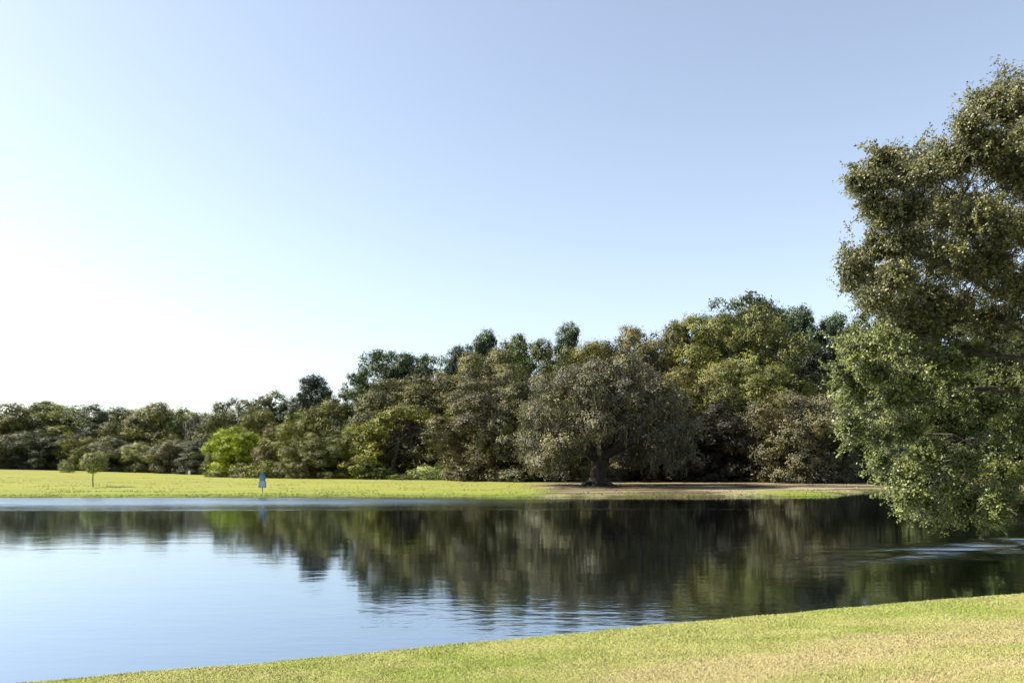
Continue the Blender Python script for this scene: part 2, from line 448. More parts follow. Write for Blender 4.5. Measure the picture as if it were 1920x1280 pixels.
def leaf_points(rng, lobes, dens, per, cr, leaf, cull=0.62, spray=0.10, up=0.25, bottom=-0.75, tintvar=0.17, strands=0, sr=0.06, wave=2.2, hole=0.40):
    """leaf clumps over the shell of every lobe; lobes = [(cx,cy,cz,rx,ry,rz)...]"""
    lobes = np.asarray(lobes, float)
    kv = nrm(rng.normal(0, 1, (9, 3))) * (2 * np.pi / wave) * rng.uniform(.6, 1.7, (9, 1)); kp = rng.random(9) * 6.28
    Ps, Ns, Ss, Ts = [], [], [], []
    for i, l in enumerate(lobes):
        c, r = l[:3], l[3:6]
        area = 4 * np.pi * ((r[0] * r[1]) ** 1.6 / 3 + (r[0] * r[2]) ** 1.6 / 3 + (r[1] * r[2]) ** 1.6 / 3) ** (1 / 1.6)
        nc = max(6, int(area * dens))
        dirs = nrm(rng.normal(0, 1, (nc, 3)))
        dirs = dirs[dirs[:, 2] > bottom]; nc = len(dirs)
        k = 0.72 + 0.33 * rng.random(nc)
        k = np.where(rng.random(nc) < spray, k + 0.3 * rng.random(nc), k)
        p = c + dirs * r * k[:, None]
        # drop the clumps buried deep inside other lobes
        q = np.linalg.norm((p[:, None, :] - lobes[None, :, :3]) / lobes[None, :, 3:6], axis=-1)
        q[:, i] = 9
        vn = np.sin(p @ kv.T + kp).sum(1) / 9 ** .5 / .707
        hole_z = float(np.interp(hole, [.02, .16, .31, .5, .69, .84, .98], [-2, -1, -.5, 0, .5, 1, 2]))
        ok = (q.min(1) > cull) & ((vn > hole_z) | (rng.random(nc) < .12))
        p, dirs = p[ok], dirs[ok]; nc = len(p)
        if nc == 0: continue
        lt = rng.normal(0, 0.10)
        ct = 0.5 + lt + rng.normal(0, tintvar, nc)
        m = per
        s = cr * (0.6 + 0.8 * rng.random((nc, 1, 1)))
        off = np.clip(rng.normal(0, 1, (nc, m, 3)), -1.9, 1.9) * s * np.array([1, 1, 0.75])
        off += dirs[:, None] * np.abs(rng.normal(0, 1, (nc, m, 1))) * s * 0.9
        P = (p[:, None] + off).reshape(-1, 3)
        Nn = nrm(dirs[:, None] * 1.2 + rng.normal(0, 0.36, (nc, m, 3)) + np.array([0, 0, up])).reshape(-1, 3)
        Ps.append(P); Ns.append(Nn)
        Ss.append(leaf * (0.65 + 0.7 * rng.random(nc * m)))
        Ts.append(np.clip(np.repeat(ct, m) + rng.normal(0, 0.07, nc * m), 0, 1))
    for i, l in enumerate(lobes if strands else []):      # feathery twigs that reach out of the lobes
        sd = nrm(rng.normal(0, 1, (strands, 3)) + [0, 0, .1]); k = 26
        t = np.linspace(0.55, 1.0, k)[None, :, None] * (1.15 + 0.55 * rng.random((strands, 1, 1)))
        bend = nrm(rng.normal(0, 1, (strands, 3)))[:, None] * .25
        P = l[:3] + (sd[:, None] * t + bend * (t - .55) ** 2) * l[3:6] + rng.normal(0, sr, (strands, k, 3)) * (1.6 - t)
        q = np.linalg.norm((P[:, -1][:, None] - lobes[None, :, :3]) / lobes[None, :, 3:6], axis=-1).min(1) > 1.0
        P = P[q].reshape(-1, 3); n_ = len(P)
        if n_ == 0: continue
        Ps.append(P); Ns.append(nrm(rng.normal(0, .8, (n_, 3)) + [0, 0, up])); Ss.append(leaf * (.6 + .6 * rng.random(n_)))
        Ts.append(np.clip(.5 + rng.normal(0, .18, n_), 0, 1))
    return np.concatenate(Ps), np.concatenate(Ns), np.concatenate(Ss), np.concatenate(Ts)

def finish(kind, wood, crown_me, wood_mat, extra=()):
    root = bpy.data.objects.new(kind, None)
    parts = [("trunk", wood.mesh(kind + "_trunk", wood_mat)), ("crown", crown_me)] + list(extra)
    kids = []
    for nm, me in parts:
        kids.append((nm, me))
    return (kind, kids)

def place(proto, x, y, z, rz, sxy, sz, color, label, cat, group, parts_color=None):
    kind, kids = proto
    r = bpy.data.objects.new(kind, None)
    link(r); r.location = (x, y, z); r.rotation_euler = (0, 0, rz); r.scale = (sxy, sxy, sz)
    tag(r, label, cat, group)
    for nm, me in kids:
        o = bpy.data.objects.new(nm, me); link(o, r)
        o.color = (*(parts_color or {}).get(nm, color), 1)
    return r

def lobe_ball(rng, n, H, Rd, low, lr, squash=0.8, power=2.3):
    """lobes spread over a domed crown that reaches from low*H to H"""
    out = []
    cz = (low + 1) / 2 * H; hz_ = (1 - low) / 2 * H
    for i in range(n):
        g = i + 0.5
        ph = math.acos(1 - 2 * g / n); th = math.pi * (1 + 5 ** 0.5) * g
        d = np.array([math.sin(ph) * math.cos(th), math.sin(ph) * math.sin(th), math.cos(ph)])
        if d[2] < 0:      # keep the skirt wide
            s = 1 / max(0.35, math.hypot(d[0], d[1])); d[:2] *= min(s, 1.6)
        d += rng.normal(0, 0.18, 3)
        r = lr * (0.7 + 0.6 * rng.random())
        f = 1.0 - 0.5 * r / Rd
        out.append((d[0] * Rd * f, d[1] * Rd * f, max(cz + d[2] * (hz_ - r * 0.55), r * 0.45), r, r, r * squash))
    return out

def broad(seed, H=12, Rd=4.8, low=0.04, n=34, lr=1.6, leaf=0.20, dens=4.6, per=19, cr=0.25, trunk=0.3, kind="broadleaf_tree", mat=None, core=True, hole=.30):
    rng = np.random.default_rng(seed)
    lobes = lobe_ball(rng, n, H, Rd, low, lr)
    if core:
        for i in range(n // 3):
            a = rng.random() * 6.28; q = rng.random() ** .5 * Rd * 0.55
            lobes.append((math.cos(a) * q, math.sin(a) * q, H * (0.25 + 0.5 * rng.random()), lr, lr, lr * .9))
    for i in range(11):       # skirt down to the ground
        a = i * .571 + rng.random() * .3; q = Rd * rng.uniform(.6, .85)
        if low < .05: lobes.append((math.cos(a) * q, math.sin(a) * q, lr * .55, lr * .9, lr * .9, lr * .8))
    P, Nn, S, T = leaf_points(rng, lobes, dens, per, cr, leaf, cull=0.6, wave=lr * 1.5, hole=hole)
    ok = P[:, 2] > 0.03
    crown = cards(kind + "_crown", P[ok], Nn[ok], S[ok], T[ok], rng, mat or M_LEAF, 0.8)
    w = Wood()
    fork = np.array([rng.normal(0, .2), rng.normal(0, .2), H * 0.28])
    w.tube([(0, 0, -.3), (0, 0, 0.1), fork * [.5, .5, .5], fork], [trunk * 1.5, trunk * 1.15, trunk, trunk * .85], 9)
    for l in lobes[:n]:
        if l[2] > H * 0.25:
            w.limb(rng, fork * [1, 1, .6 + .4 * rng.random()], l[:3], trunk * .38, 0.03, 6, .14, 5)
    return finish(kind, w, crown, M_BARK)

def pine(seed, H=20, Rd=3.0, base=0.5, whorls=13, leaf=0.33, kind="pine_tree", dens=1.6):
    rng = np.random.default_rng(seed)
    w = Wood(); lobes = []
    top = np.array([rng.normal(0, .5), rng.normal(0, .5), H])
    spine = w.limb(rng, (0, 0, -.3), top, 0.26, 0.05, 9, .05, 8)
    for i in range(whorls):
        t = base + (0.97 - base) * (i + .5) / whorls
        c = np.array([np.interp(t * H, spine[:, 2], spine[:, k]) for k in range(3)])
        prof = math.sin(min(1, (1 - t) / (1 - base) * 1.5 + 0.28) * math.pi / 2) * (0.65 + .35 * math.sin(3.1 * (t - base) / (1 - base)))
        for j in range(int(rng.integers(2, 5))):
            a = rng.random() * 6.28; L = Rd * prof * (0.45 + 0.75 * rng.random())
            e = c + [math.cos(a) * L, math.sin(a) * L, L * (0.05 + 0.35 * rng.random())]
            w.limb(rng, c - [0, 0, .2], e, 0.06, 0.02, 4, .12, 4)
            r = 0.45 + 0.55 * rng.random()
            lobes.append((*e, r * 1.15, r * 1.15, r * .6))
            if L > 1.2:
                m = c + (e - c) * .55 + rng.normal(0, .25, 3); lobes.append((*m, r * .8, r * .8, r * .45))
    lobes.append((*top, .6, .6, .6))
    P, Nn, S, T = leaf_points(rng, lobes, dens * 2.0, 12, 0.22, leaf, cull=0.3, spray=.25, up=.2, bottom=-.9, hole=.1)
    crown = cards(kind + "_crown", P, Nn, S, T, rng, M_NEEDLE, 0.42)
    return finish(kind, w, crown, M_PBARK)

def shrub(seed, H=2.6, Rd=2.0, n=14, leaf=0.15):
    return broad(seed, H=H, Rd=Rd, low=0.0, n=n, lr=0.7, leaf=leaf, dens=7, per=9, cr=0.14, trunk=0.07, kind="shrub")

PR = {}
PR['m1'] = broad(11, 12, 4.8); PR['m2'] = broad(12, 11, 5.2, n=40, lr=1.35); PR['m3'] = broad(13, 13, 4.3, n=30, lr=1.8); PR['m4'] = broad(14, 10, 5.6, n=44, lr=1.3)
PR['t1'] = broad(21, 20, 5.6, n=52, lr=1.9, leaf=.22, dens=4.4, kind="tall_tree"); PR['t2'] = broad(22, 21, 5.0, n=46, lr=2.1, leaf=.22, dens=4.4, kind="tall_tree"); PR['t3'] = broad(23, 18, 6.2, n=60, lr=1.6, leaf=.22, dens=4.4, kind="tall_tree")
PR['f1'] = broad(24, 14, 2.6, n=34, lr=1.1, leaf=.22, dens=3.4, kind="slender_tree")
PR['p1'] = pine(31, 20, 3.4, .5, 13); PR['p2'] = pine(32, 21, 2.6, .62, 10); PR['p3'] = pine(33, 19, 4.2, .55, 12, dens=1.3); PR['p4'] = pine(34, 18, 2.8, .45, 16, dens=2.2)
PR['r1'] = broad(35, 18, 2.9, low=.56, n=44, lr=1.0, leaf=.20, dens=5.5, per=16, cr=.2, hole=.15, kind="pine_tree", mat=M_NEEDLE)
PR['r2'] = broad(36, 19, 3.4, low=.60, n=36, lr=1.15, leaf=.20, dens=5.0, per=16, cr=.2, hole=.2, kind="pine_tree", mat=M_NEEDLE)
PR['g1'] = broad(51, 11, 5.9, n=64, lr=1.35, leaf=.20, hole=.36)
PR['s1'] = shrub(41); PR['s2'] = shrub(42, 2.2, 2.4, 18); PR['s3'] = shrub(43, 3.2, 1.6, 14)
NAT = {'m1': (12, 4.8), 'm2': (11, 5.2), 'm3': (13, 4.3), 'm4': (10, 5.6), 't1': (20, 5.6), 't2': (21, 5.0), 't3': (18, 6.2), 'f1': (14, 2.6),
       'p1': (20, 3.4), 'p2': (21, 2.6), 'p3': (19, 4.2), 'p4': (18, 2.8), 'r1': (18, 2.9), 'r2': (19, 3.4), 'g1': (11, 5.9), 's1': (2.6, 2.0), 's2': (2.2, 2.4), 's3': (3.2, 1.6)}

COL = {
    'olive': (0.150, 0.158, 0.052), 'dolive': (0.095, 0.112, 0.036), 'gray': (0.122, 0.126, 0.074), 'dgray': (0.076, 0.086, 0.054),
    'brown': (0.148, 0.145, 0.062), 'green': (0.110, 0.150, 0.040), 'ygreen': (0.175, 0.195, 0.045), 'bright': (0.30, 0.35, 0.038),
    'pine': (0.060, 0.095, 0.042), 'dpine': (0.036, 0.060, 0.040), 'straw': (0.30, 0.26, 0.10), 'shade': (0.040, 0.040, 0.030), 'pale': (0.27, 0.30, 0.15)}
GRP = {'g': "trees of the wood edge beyond the pond", 'r': "pines standing above the wood", 'm': "trees of the wood edge beyond the pond", 't': "tall trees rising at the back of the wood", 'f': "trees of the wood edge beyond the pond",
       'p': "pines standing above the wood", 's': "shrubs along the foot of the wood"}
CAT = {'g': 'tree', 'r': 'pine tree', 'm': 'tree', 't': 'tree', 'f': 'tree', 'p': 'pine tree', 's': 'shrub'}

# px, row of the top, distance, width in px, prototype, colour, label
TREES = [
 (-45, 768, 160, 130, 'm2', 'gray', "grey green tree at the far left end of the wood, cut by the picture edge"),
 (32, 766, 160, 105, 'm1', 'olive', "olive tree, second from the left end of the distant wood"),
 (112, 758, 166, 140, 't3', 'olive', "widest olive dome on the left skyline, behind the small lone tree"),
 (190, 768, 160, 80, 'm3', 'dgray', "dark grey green tree right of the widest dome on the left skyline"),
 (238, 777, 158, 85, 'm1', 'brown', "brownish low tree in the dip of the left skyline"),
 (296, 766, 160, 100, 'm3', 'olive', "olive brown tree just right of the dip in the left skyline"),
 (345, 768, 162, 85, 'm2', 'green', "greener round tree above the tiny white marker post"),
 (388, 772, 158, 70, 'm4', 'dgray', "dark narrow tree between the greener tree and the dark dome"),
 (434, 757, 150, 88, 'm1', 'dolive', "dark domed tree on the skyline above the bright lime tree"),
 (12, 815, 150, 90, 'm4', 'gray', "low grey tree at the left picture edge in front of the wood"),
 (82, 806, 151, 95, 'm2', 'dgray', "low dark grey tree in front of the widest left dome"),
 (150, 818, 150, 65, 'm4', 'olive', "low olive tree behind the small lone tree on the field"),
 (212, 822, 150, 72, 'm1', 'gray', "low grey tree just right of the small lone tree"),
 (262, 828, 149, 52, 'm2', 'pale', "small pale tree at the wood foot between two dark ones"),
 (322, 822, 147, 66, 'm4', 'gray', "low grey knobbly tree left of the white marker post"),
 (372, 828, 144, 58, 'm3', 'dgray', "low dark tree right of the white marker post"),
 (505, 738, 136, 62, 'f1', 'dolive', "slender tree with pointed tops right of the dark dome"),
 (478, 775, 132, 60, 'm3', 'olive', "olive tree between the bright lime tree and the slender tree"),
 (548, 748, 134, 40, 'p4', 'dpine', "small dark pine beside the taller rounded dark pine"),
 (587, 706, 131, 56, 'r1', 'dpine', "dark rounded pine sticking up alone on the left middle skyline"),
 (443, 800, 126, 84, 'm2', 'bright', "bright lime green tree at the wood edge left of the blue box"),
 (408, 848, 128, 46, 'm4', 'olive', "low olive tree at the left foot of the bright lime tree"),
 (518, 800, 122, 60, 'm3', 'brown', "reddish brown tree right of the bright lime tree"),
 (562, 778, 121, 78, 'm1', 'ygreen', "yellowish tree below the dark rounded pine"),
 (625, 748, 123, 92, 'm2', 'olive', "olive tree right of the dark rounded pine"),
 (668, 728, 124, 80, 't3', 'green', "green tree below the leftmost layered pine"),
 (580, 822, 114, 80, 'm4', 'olive', "low olive tree at the wood foot right of the blue box"),
 (638, 808, 113, 84, 'm1', 'dolive', "dark olive tree at the wood foot left of the vine arch"),
 (676, 800, 112, 66, 'm3', 'ygreen', "yellow green narrow tree touching the left side of the vine arch"),
 (678, 690, 131, 62, 'p1', 'pine', "lowest and leftmost of the layered pines on the rising skyline"),
 (718, 657, 131, 80, 'p3', 'pine', "broad layered pine, second from the left on the rising skyline"),
 (757, 659, 130, 60, 'r2', 'pine', "middle layered pine above the brown domed tree"),
 (798, 664, 131, 62, 'p3', 'pine', "layered pine above the right shoulder of the brown domed tree"),
 (768, 708, 119, 165, 't3', 'brown', "large brown domed tree above the vine arch"),
 (850, 705, 121, 90, 't1', 'brown', "brown tree filling the saddle right of the large brown dome"),
 (862, 646, 131, 44, 'r2', 'dpine', "thin dark pine left of the taller pine on the mid skyline"),
 (912, 622, 130, 46, 'r1', 'pine', "tall pine above the brown grey tree, highest left of the isolated one"),
 (905, 664, 120, 110, 't1', 'brown', "brown grey tall tree under the tall pine"),
 (868, 765, 110, 66, 'm3', 'ygreen', "yellow green tree just right of the vine arch"),
 (985, 640, 124, 105, 't3', 'green', "green tall tree with ragged flat top left of the isolated pine"),
 (958, 652, 132, 56, 'p1', 'pine', "short pine tip poking out of the green flat topped tree"),
 (1067, 609, 134, 46, 'r1', 'pine', "isolated pine standing highest above the great oak"),
 (1052, 652, 122, 90, 't1', 'dolive', "dark olive tall tree at the foot of the isolated pine"),
 (1126, 643, 130, 60, 'p4', 'dpine', "small dark pine tip right of the isolated pine"),
 (1120, 655, 120, 100, 't2', 'olive', "olive tall tree directly behind the top of the great oak"),
 (1190, 622, 118, 104, 't1', 'brown', "orange brown tall tree at the upper right of the great oak"),
 (1250, 616, 120, 104, 't3', 'brown', "rounded brown tall tree left of the long olive ridge"),
 (1312, 606, 118, 110, 't2', 'olive', "olive tall tree on the ridge left of the highest pine"),
 (1350, 590, 128, 62, 'p1', 'pine', "short pine leaning against the left side of the highest pine"),
 (1412, 547, 130, 132, 'p3', 'pine', "highest and widest pine on the right skyline"),
 (1452, 566, 131, 70, 'p1', 'pine', "pine on the right shoulder of the highest pine"),
 (1418, 592, 113, 168, 't3', 'olive', "largest olive tree with broad rounded top under the highest pine"),
 (1360, 625, 116, 90, 't1', 'green', "green tall tree pressed against the left side of the largest olive tree"),
 (1502, 580, 124, 52, 'r1', 'pine', "pine with bare trunk against the sky, left one of the gap"),
 (1563, 589, 124, 62, 'r2', 'pine', "round topped pine at the right side of the sky gap"),
 (1532, 640, 119, 62, 'p2', 'dpine', "thin dark pine seen inside the sky gap"),
 (1625, 618, 120, 120, 't1', 'dolive', "dark tall tree behind the left edge of the near oak"),
 (1305, 690, 103, 130, 't1', 'olive', "olive tree with lit top just right of the great oak"),
 (1395, 688, 101, 135, 't3', 'olive', "olive tree with lit top below the largest olive tree"),
 (925, 710, 101, 160, 't3', 'gray', "grey green tree reaching the ground left of the great oak"),
 (1000, 700, 97, 120, 't1', 'gray', "grey tree squeezed between the great oak and the grey green tree"),
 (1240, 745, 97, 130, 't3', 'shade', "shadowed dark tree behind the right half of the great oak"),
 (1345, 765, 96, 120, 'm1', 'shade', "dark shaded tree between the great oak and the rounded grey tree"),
 (1410, 800, 97, 90, 'm2', 'dolive', "low dark tree touching the rounded grey tree from the left"),
 (1503, 735, 92, 165, 'g1', 'gray', "rounded grey brown tree standing forward below the sky gap"),
 (1605, 770, 97, 110, 'm3', 'dgray', "dark tree right of the rounded grey brown tree"),
 (1690, 600, 100, 140, 't1', 'dolive', "dark tree of the far shore glimpsed behind the near oak"),
 (1800, 590, 102, 160, 't2', 'dolive', "far tree behind the middle of the near oak crown"),
 (1905, 610, 102, 150, 't3', 'olive', "far tree behind the right picture edge"),
 (2030, 600, 104, 170, 't1', 'olive', "far shore tree just outside the right picture edge"),
 (2190, 640, 106, 170, 't3', 'dolive', "dark tree of the far shore beyond the right picture edge"),
 (2370, 650, 108, 180, 't2', 'olive', "olive tree of the far shore well beyond the right picture edge"),
 (-160, 764, 160, 140, 'm1', 'olive', "olive tree of the distant wood beyond the left picture edge"),
]
SHRUBS = [
 (124, 862, 136, 20, 's1', 'pale', "small round pale bush left of the small lone tree"),
 (462, 866, 119, 44, 's3', 'olive', "olive bush behind the left side of the blue box"),
 (497, 864, 117, 62, 's1', 'ygreen', "yellow green bush directly behind the blue box"),
 (420, 880, 124, 56, 's2', 'olive', "low olive bush left of the blue box at the grass edge"),
 (545, 872, 116, 50, 's2', 'gray', "grey bush right of the yellow green bush"),
 (700, 862, 109, 52, 's3', 'green', "green bush under the left leg of the vine arch"),
 (808, 872, 106, 66, 's2', 'pale', "pale green bush at the right foot of the vine arch"),
 (878, 872, 105, 58, 's1', 'ygreen', "bright bush at the wood foot right of the pale green bush"),
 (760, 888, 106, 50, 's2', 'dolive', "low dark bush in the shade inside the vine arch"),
 (948, 874, 104, 60, 's3', 'gray', "grey bush at the lower left of the great oak"),
 (1074, 864, 99, 56, 's1', 'straw', "straw coloured sunlit bush seen just left of the great oak trunk"),
 (1042, 876, 100, 42, 's2', 'ygreen', "small yellow green bush left of the straw coloured bush"),
 (1160, 876, 98, 54, 's2', 'brown', "brownish bush just right of the great oak trunk"),
 (1215, 884, 99, 60, 's1', 'dgray', "dark bush in the shade right of the brownish bush"),
 (1290, 880, 99, 70, 's2', 'dgray', "dark wide bush under the dark shaded tree"),
 (1380, 882, 98, 70, 's1', 'dolive', "dark olive bush left below the rounded grey brown tree"),
 (1600, 876, 94, 60, 's2', 'dgray', "dark bush right below the rounded grey brown tree"),
 (1870, 885, 90, 90, 's2', 'ygreen', "sunlit bush on the far shore seen under the near oak"),
]
rng = np.random.default_rng(77)
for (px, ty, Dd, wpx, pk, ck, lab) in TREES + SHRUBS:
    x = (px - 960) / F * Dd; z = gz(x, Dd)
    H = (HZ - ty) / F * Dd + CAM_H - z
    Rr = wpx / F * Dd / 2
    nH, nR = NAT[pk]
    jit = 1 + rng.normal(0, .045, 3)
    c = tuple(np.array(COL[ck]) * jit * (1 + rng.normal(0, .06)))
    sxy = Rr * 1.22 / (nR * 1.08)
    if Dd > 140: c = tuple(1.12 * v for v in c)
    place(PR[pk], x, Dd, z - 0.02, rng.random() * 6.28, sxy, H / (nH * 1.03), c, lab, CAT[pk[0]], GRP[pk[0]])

def at(px, py, Dd):
    return np.array([(px - 960) / F * Dd, Dd, CAM_H + (HZ - py) / F * Dd])

# ------------------------------------------------------------------ the vine arch: an overgrown tree bent over a dark hollow
def vine_arch():
    rng = np.random.default_rng(61)
    Dd = 109; x0 = (755 - 960) / F * Dd; z0 = gz(x0, Dd)
    m = Dd / F
    spine = [(700, 885, 22, 26), (698, 850, 24, 28), (704, 815, 26, 26), (722, 790, 26, 24), (745, 776, 26, 20), (770, 774, 26, 18), (793, 782, 22, 18), (812, 800, 18, 20), (822, 825, 14, 22), (826, 855, 10, 20)]
    lobes = []
    for (px, py, a, b) in spine:
        p = at(px, py, Dd) - [x0, Dd, z0]
        for k in range(4):
            q = p + [rng.normal(0, .5), rng.uniform(-1.6, 1.8), rng.normal(0, .35)]
            lobes.append((*q, a * m * .62, a * m * .8, b * m * .62))
    for k in range(14):     # the hollow's back wall
        lobes.append((rng.uniform(-2.5, 4), rng.uniform(3.5, 5), rng.uniform(.5, 5.5), 1.4, 1.0, 1.4))
    P, Nn, S, T = leaf_points(rng, lobes, 2.6, 11, .22, .24, cull=.5)
    ok = P[:, 2] > .02
    crown = cards("vine_arch_crown", P[ok], Nn[ok], S[ok], T[ok], rng, M_LEAF, .8)
    w = Wood()
    w.tube([(-1.5, 1, -.3), (-1.4, 1, 2), (-.6, .8, 5), (1, .6, 7.2), (2.8, .5, 6.8)], [.45, .34, .28, .2, .08], 8)
    for l in lobes[:40:2]:
        w.limb(rng, (-.6, .8, 5), l[:3], .10, .03, 6, .15, 5)
    for k in range(7):
        a = rng.uniform(-1, 3.5); w.limb(rng, (a, rng.uniform(-.5, 1), 5.8), (a + rng.normal(0, .8), rng.uniform(-1, 1), rng.uniform(1.5, 4)), .05, .02, 5, .25, 4)
    pr = finish("vine_covered_tree", w, crown, M_BARK)
    place(pr, x0, Dd, z0, 0, 1, 1, (0.165, 0.175, 0.045), "yellow green vine covered tree arching over a dark hollow at the wood edge", "tree", GRP['m'])
vine_arch()

# ------------------------------------------------------------------ the great oak at the water
def great_oak():
    rng = np.random.default_rng(71)
    Dd = 79; x0 = (1121 - 960) / F * Dd; z0 = gz(x0, Dd); m = Dd / F
    def L(px, py, r, dy=0.0, q=.85):
        p = at(px, py, Dd) - [x0, Dd, z0]; p[1] += dy
        return (*p, r * m, r * m * 1.1, r * m * q)
    lobes = []
    prof = [(985, 860, 40), (968, 825, 38), (1010, 820, 46), (975, 780, 38), (1015, 765, 48), (1060, 800, 46), (1040, 720, 48), (1090, 745, 50), (1080, 700, 44), (1130, 690, 44),
            (1150, 740, 52), (1180, 695, 44), (1215, 725, 46), (1250, 745, 44), (1285, 770, 42), (1312, 800, 34), (1320, 835, 26), (1250, 800, 46), (1200, 785, 48), (1110, 800, 46),
            (1290, 815, 36), (1005, 870, 28), (1040, 850, 28), (1160, 810, 40), (1075, 840, 26), (1055, 680, 34), (1205, 690, 30), (1230, 845, 24), (1278, 850, 24), (1100, 675, 34), (1150, 672, 34), (990, 735, 34)]
    for (px, py, r) in prof:
        px = 1135 + (px - 1135) * .77; r = r * .85; py = py + 26 if py < 720 else (py - 14 if 1050 < px < 1200 and py > 780 else py)
        ex = 1 - ((px - 1140) / 190) ** 2
        dep = 8.0 * math.sqrt(max(ex, .05))
        for k in range(4):
            f = [-.85, -.3, .3, .85][k]
            lobes.append(L(px + rng.normal(0, 8), py + rng.normal(0, 7) + (6 if abs(f) > .5 else -4), r * (.60 + .22 * rng.random()), f * dep + rng.normal(0, .5)))
    P, Nn, S, T = leaf_points(rng, lobes, 6.0, 18, .22, .18, cull=.58, spray=.12, strands=3, sr=.12, wave=2.4, hole=.5)
    ok = P[:, 2] > .15
    crown = cards("oak_crown", P[ok], Nn[ok], S[ok], T[ok], rng, M_LEAF, .7)
    w = Wood()
    w.tube([(0, 0, -.4), (.05, 0, 0), (.05, 0, .5), (0, 0, 1.4), (.1, 0, 2.3), (.2, 0, 3.0)], [1.35, 1.05, .84, .72, .76, .9], 16)
    for a in np.linspace(0, 6.28, 8)[:-1]:       # root flare
        w.limb(rng, (0, 0, .45), (math.cos(a) * 2.2, math.sin(a) * 2.2, -.15), .38, .08, 5, .1, 6, .05)
    for tgt in [(-6, -3, 5.5), (-7, 2, 6), (-4, 4, 8), (-3, -4, 8.5), (0, 1, 10), (3, -4, 8), (5, 3, 8), (8, -2, 6), (8, 2, 5.2), (2, 5, 7), (-5, -5, 4.5), (5, -5, 5), (1.5, -2, 9)]:
        pth = w.limb(rng, (.15, 0, 2.6), tgt, .55, .12, 8, .12, 8, .06)
        for k in (3, 4, 5, 6, 7):
            for j in range(2):
                i = rng.integers(0, len(lobes)); best = sorted(lobes, key=lambda l: np.linalg.norm(np.array(l[:3]) - pth[k]) + rng.random() * 2.5)[0]
                w.limb(rng, pth[k], best[:3], .12, .03, 5, .15, 5)
    # hanging moss on the right, shaded side and under the crown
    n = 10000
    li = rng.integers(0, len(lobes), n); lb = np.array(lobes)[li]
    clus = rng.normal(0, 1, (900, 3)); ci = rng.integers(0, 900, n)
    li2 = rng.integers(0, len(lobes), 900); base = np.array(lobes)[li2]
    cp = base[:, :3] + nrm(clus * [1, 1, .4]) * base[:, 3:6] * .95 - [0, 0, .3]
    ln = .5 + 1.3 * rng.random(900)
    Pm = cp[ci] + np.stack([rng.normal(0, .12, n), rng.normal(0, .12, n), -ln[ci] * rng.random(n)], -1)
    Nm = nrm(np.stack([rng.normal(0, 1, n), rng.normal(0, 1, n), rng.normal(0, .15, n)], -1))
    ax = np.stack([rng.normal(0, .12, n), rng.normal(0, .12, n), -np.ones(n)], -1)
    okm = Pm[:, 2] > 1.1
    moss = cards("oak_moss", Pm[okm], Nm[okm], .34 + .2 * rng.random(okm.sum()), np.clip(rng.normal(.5, .15, okm.sum()), 0, 1), rng, M_MOSS, .22, ax[okm])
    pr = finish("oak_tree", w, crown, M_BARK, [("hanging_moss", moss)])
    place(pr, x0, Dd, z0, 0, 1, 1, (0.122, 0.120, 0.080), "great spreading grey green oak with thick dark trunk standing close to the far water edge", "oak tree", None,
          {"hanging_moss": (0.13, 0.126, 0.095)})
great_oak()

